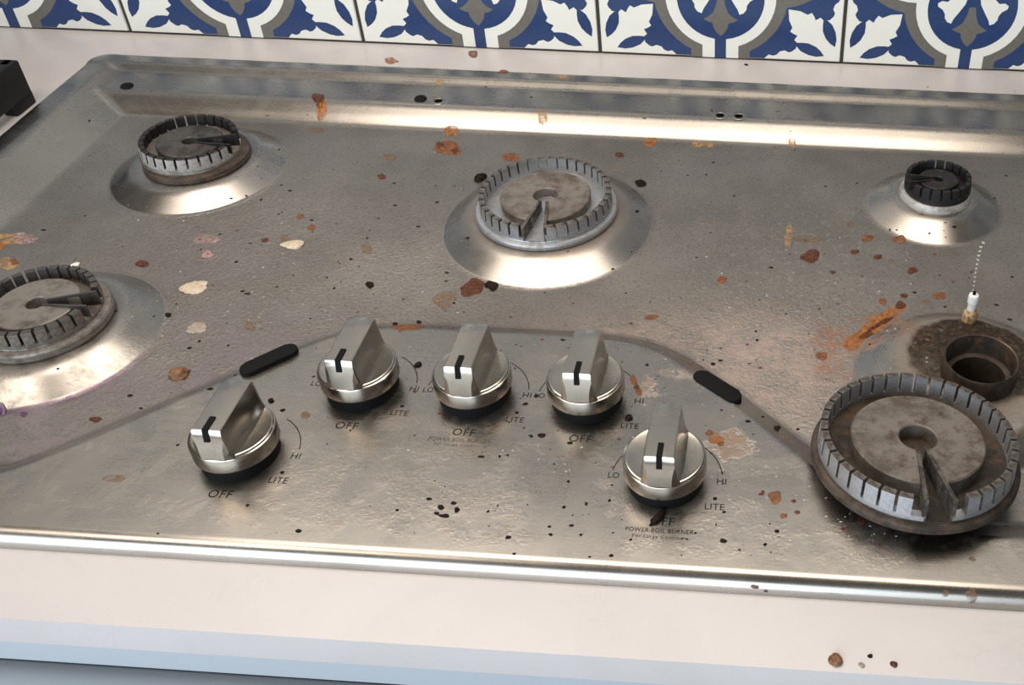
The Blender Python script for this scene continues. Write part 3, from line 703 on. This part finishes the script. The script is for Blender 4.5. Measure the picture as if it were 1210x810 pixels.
ST = [  # px, py, rx, ry, material, thickness
 (376, 116, 7, 6, 'brown', .8), (380, 130, 6, 13, 'orange', .9), (379, 125, 4, 7, 'brown', .9), (374, 154, 9, 3, 'tan', .2),
 (529, 175, 15.5, 8, 'rusty', .3), (522, 172, 7, 4, 'brown', .3), (537, 178, 6, 3.5, 'brown', .3), (533, 155, 7.5, 7, 'orange', .6), (604, 186, 9.5, 5, 'rusty', .3), (461, 186, 8, 4.5, 'tan', .25), (451, 209, 5, 3, 'brown', .4),
 (641, 139, 5.5, 9, 'amber', .5), (768, 168, 8, 5, 'orange', .5), (936, 169, 4.5, 6, 'amber', .3), (830, 171, 13, 3.5, 'amber', .2),
 (462, 72, 8, 3.5, 'orange', .2), (559, 64, 6, 4, 'rusty', .3), (595, 85, 5, 2.5, 'rusty', .2), (520, 97, 5, 3.5, 'amber', .2), (666, 91, 7, 2, 'amber', .2),
 (557, 342, 13, 8, 'brown', .25), (581, 338, 7.5, 6, 'dark', .4), (526, 354, 14, 10, 'tan', .12), (563, 335, 9, 6, 'brown', .2),
 (437, 337, 5, 4, 'dark', .3), (433, 294, 7, 6, 'tan', .2), (482, 387, 20, 3.5, 'rusty', .5), (467, 383, 3, 2, 'dark', .5), (495, 381, 3, 2, 'dark', .5),
 (958, 303, 11, 7, 'brown', 1.0), (1025, 282, 7, 4, 'rusty', .7), (1063, 283, 7, 4.5, 'rusty', .9), (1010, 298, 5, 2.6, 'brown', .6), (1037, 304, 5, 3.2, 'brown', .7), (1078, 320, 5.5, 4, 'brown', .7), (1053, 309, 4, 2, 'tan', .3),
 (853, 331, 5.5, 4, 'rusty', .4), (984, 322, 3, 2.2, 'brown', .4), (1068, 350, 4, 3, 'brown', .5), (1043, 357, 4.5, 4, 'rusty', .3), (1064, 361, 6, 4.5, 'brown', .4),
 (1050, 372, 24, 6, 'orange', .15, -27), (1032, 386, 22, 8, 'orange', .12, -30), (1040, 383, 18, 3, 'brown', .2, -30), (1012, 402, 16, 8, 'orange', .1, -30), (1024, 396, 10, 3.5, 'brown', .2, -25), (971, 421, 6.5, 5, 'rusty', .3), (931, 283, 4, 8, 'amber', .15), (933, 272, 3.5, 6, 'amber', .15), (955, 283, 17, 4, 'tan', .12), (1004, 266, 5, 4, 'tan', .2), (1110, 350, 8, 4, 'rusty', .25), (1094, 357, 5, 3, 'tan', .3),
 (295, 386, 6, 6, 'tan', .3), (168, 312, 7, 4.5, 'brown', .4), (313, 284, 4.5, 2.6, 'brown', .4), (368, 269, 5, 3, 'rusty', .4), (337, 282, 6, 4, 'tan', .4), (355, 256, 5, 2.5, 'rusty', .3),
 (8, 283, 22, 7, 'amber', .5), (28, 282, 14, 7, 'pinkish', .5), (0, 290, 8, 5, 'orange', .5), (8, 312, 11, 7, 'amber', .3),
 (770, 375, 8, 3, 'rusty', .2), (757, 217, 6, 4.5, 'dark', 1.0), (732, 183, 5, 3, 'brown', .6), (753, 250, 2, 1.6, 'dark', .5),
 (244, 283, 13, 6, 'pinkish', .12), (113, 496, 8, 3, 'brown', .2), (135, 566, 12, 5, 'tan', .12), (361, 491, 6, 4, 'tan', .3), (916, 588, 8, 7, 'rusty', .2), (926, 610, 4, 3, 'rusty', .3), (1018, 617, 4, 3, 'brown', .5),
 (1148, 705, 7, 8, 'tan', .15), (1117, 702, 4, 4.5, 'tan', .12), (1149, 661, 4, 3.5, 'tan', .12), (892, 694, 5, 2.2, 'brown', .2), (905, 699, 2.5, 1.5, 'brown', .2),
 (521, 600, 4, 3, 'dark', .1), (516, 607, 3, 2, 'dark', .1), (536, 595, 3.5, 2, 'dark', .1), (540, 603, 3, 3.5, 'dark', .1), (525, 610, 6, 2.4, 'dark', .1), (507, 590, 3, 1.8, 'dark', .2),
 (0, 484, 8, 7, 'violet', 1.2), (28, 490, 4, 3, 'violet', .4), (640, 515, 4.5, 2.6, 'dark', .6), (628, 516, 2, 1.5, 'dark', .3), (662, 540, 6, 1.6, 'tan', .3),
 (749, 450, 3.5, 7, 'rusty', .25, -15), (755, 464, 4, 4, 'rusty', .3), (752, 458, 3, 3, 'brown', .3), (820, 432, 14, 2.4, 'tan', .12, 20), (846, 519, 9, 6, 'orange', .1), (838, 512, 5, 3, 'rusty', .1), (852, 525, 4, 3, 'rusty', .1),
 (16, 310, 6, 4, 'rusty', .3), (490, 463, 2, 2, 'brown', .3)]
for i, s in enumerate(ST):
    px, py, rx, ry, mt, th = s[:6]
    blob('food_stain', px, py, rx, ry, mt, th, s[6] if len(s) > 6 else 0, 100 + i, rough_=.15)
# fine specks and white grains nobody could count
def specks(name, boxes, mat, seed, smin_, smax_):
    rg = random.Random(seed); pts, sz = [], []
    for x0, x1, y0, y1, n in boxes:
        for _ in range(n):
            pts.append((rg.uniform(x0, x1), rg.uniform(y0, y1))); sz.append(smin_ + (smax_ - smin_) * rg.random() ** 2.2)
    P = at_many(pts); vs_, fs = [], []
    for p, s_ in zip(P, sz):
        if p[2] > 15.5: continue
        b = len(vs_); el = rg.uniform(.6, 1.7); a0 = rg.uniform(0, 6.28)
        vs_.append((p[0], p[1], p[2] + s_ * .45))
        for k_ in range(6):
            a = a0 + k_ * math.pi / 3; q = s_ * rg.uniform(.7, 1.2); vs_.append((p[0] + q * el * math.cos(a), p[1] + q * math.sin(a), p[2] + .02))
        fs += [(b, b + 1 + k_, b + 1 + (k_ + 1) % 6) for k_ in range(6)]
    vs_ = [(x_ - OFFS[0], y_ - OFFS[1], z_) for x_, y_, z_ in vs_]
    o = link(name, mesh(name, vs_, fs), M[mat], top); tag(o, kind='stuff'); return o
specks('dark_specks', [(230, 560, 170, 390, 90), (0, 560, 250, 470, 60), (620, 960, 160, 420, 70), (880, 1200, 150, 440, 70), (150, 900, 400, 640, 60), (560, 860, 400, 660, 110), (100, 1200, 100, 160, 35), (850, 1200, 450, 650, 40)], 'dark', 3, .3, 1.5)
specks('brown_specks', [(380, 700, 160, 400, 45), (880, 1150, 240, 440, 70), (500, 780, 380, 520, 35), (230, 420, 250, 330, 14), (860, 1100, 560, 660, 22)], 'crumb_red', 4, .3, 1.4)
specks('pale_grains', [(230, 560, 170, 440, 60), (150, 400, 230, 430, 120), (820, 1100, 260, 460, 130), (480, 900, 400, 640, 160), (860, 1060, 560, 660, 120)], 'whitish', 5, .2, .75)
for i in range(12):   # row of dried water beads
    u = i / 11; blob('dried_bead', 1162 - 12 * u ** .6, 287 + 56 * u, 1.9 - .8 * u, 1.4 - .6 * u, 'whitish', .3, 0, 600 + i)
# crumbs that could be picked up
crumb('rough brown crumb on the pan beside a long black pad', 213, 444, 4.3, 'crumb_brown', 11, .55, stretch=1.15)
crumb('cream flake under two brown dots, between sooty and middle burners', 345, 290, 6.0, 'cream', 12, .18, stretch=1.2)
crumb('cream flake nearest the sooty burner head', 232, 339, 6.0, 'cream', 13, .18, stretch=1.2)
crumb('dull beige flake between cream flake and long black pad', 235, 389, 5.2, 'crumb_beige', 14, .12, stretch=1.1)
crumb('small pink pellet on the dirty pan', 246, 301, 3.4, 'crumb_pink', 15, .6)
crumb('black charred crumb touching the middle burner head', 569, 212, 4.6, 'dark', 16, .8)
crumb('slanting black crumb lying across a printed OFF legend', 775, 617, 5.0, 'dark', 17, .35, stretch=.32, ang=-38)
crumb('black crumb touching a printed LITE legend', 743, 494, 2.4, 'dark', 18, .6)
crumb('small black crumb between a knob and a long black pad', 321, 474, 1.8, 'dark', 19, .6)
crumb('black crumb just outside the printed scale of a knob', 494, 432, 2.2, 'dark', 20, .6)
crumb('tiny white crumb on the rim of the sooty burner head', 88, 314, 2.2, 'ceramic', 21, .6)
crumb('small black crumb just outside the hump of the sooty burner head', 199, 373, 2.0, 'dark', 22, .6)
crumb('dark red dried drop stuck to the sooty burner head', 15, 397, 3.4, 'crumb_red', 23, .4)
crumb('larger rust brown crumb on the front worktop', 986, 782, 2.6, 'crumb_brown', 24, .5)
crumb('darker brown crumb on the front worktop', 1056, 786, 1.8, 'crumb_red', 25, .5)
crumb('tiny pale crumb on the front worktop', 1017, 786, 1.2, 'crumb_beige', 26, .5)
crumb('tiny dark crumb on the front worktop', 1028, 776, 1.1, 'dark', 27, .5)
crumb('dark crumb at the foot of the patterned tiles', 882, 77, 1.6, 'dark', 28, .5)
crumb('dark crumb where the plate slope meets the pinkish film', 918, 507, 2.4, 'dark', 29, .5)

# ================================================================== GRATE on the worktop at the left
g = empty('burner_grate', (-590, -330, CT)); tag(g, 'black cast iron burner grate standing on the worktop beside the cooktop', 'grate')
def gp(name, x0, x1, y0, y1, z0, z1, bev=2.0):
    return link(name, box(name, x0 + 590, x1 + 590, y0 + 330, y1 + 330, z0, z1, bev), M['iron'], g)
gp('side_bar', -482, -470, -560, -138, 9, 40); gp('side_bar', -712, -700, -560, -138, 9, 40)
gp('end_bar', -706, -472, -150, -138, 9, 40); gp('end_bar', -706, -472, -560, -548, 9, 40); gp('cross_bar', -706, -476, -355, -343, 20, 40)
for x0 in (-482, -712):
    for y0 in (-164, -560): gp('foot', x0, x0 + 12, y0, y0 + 26, 0, 12, 1.5)
for cy in (-246, -452):
    for x0, x1 in ((-700, -620), (-562, -476)): gp('finger', x0, x1, cy - 5, cy + 5, 22, 42)
    gp('finger', -596, -586, cy + 26, min(cy + 98, -145), 22, 42); gp('finger', -596, -586, max(cy - 98, -552), cy - 26, 22, 42)
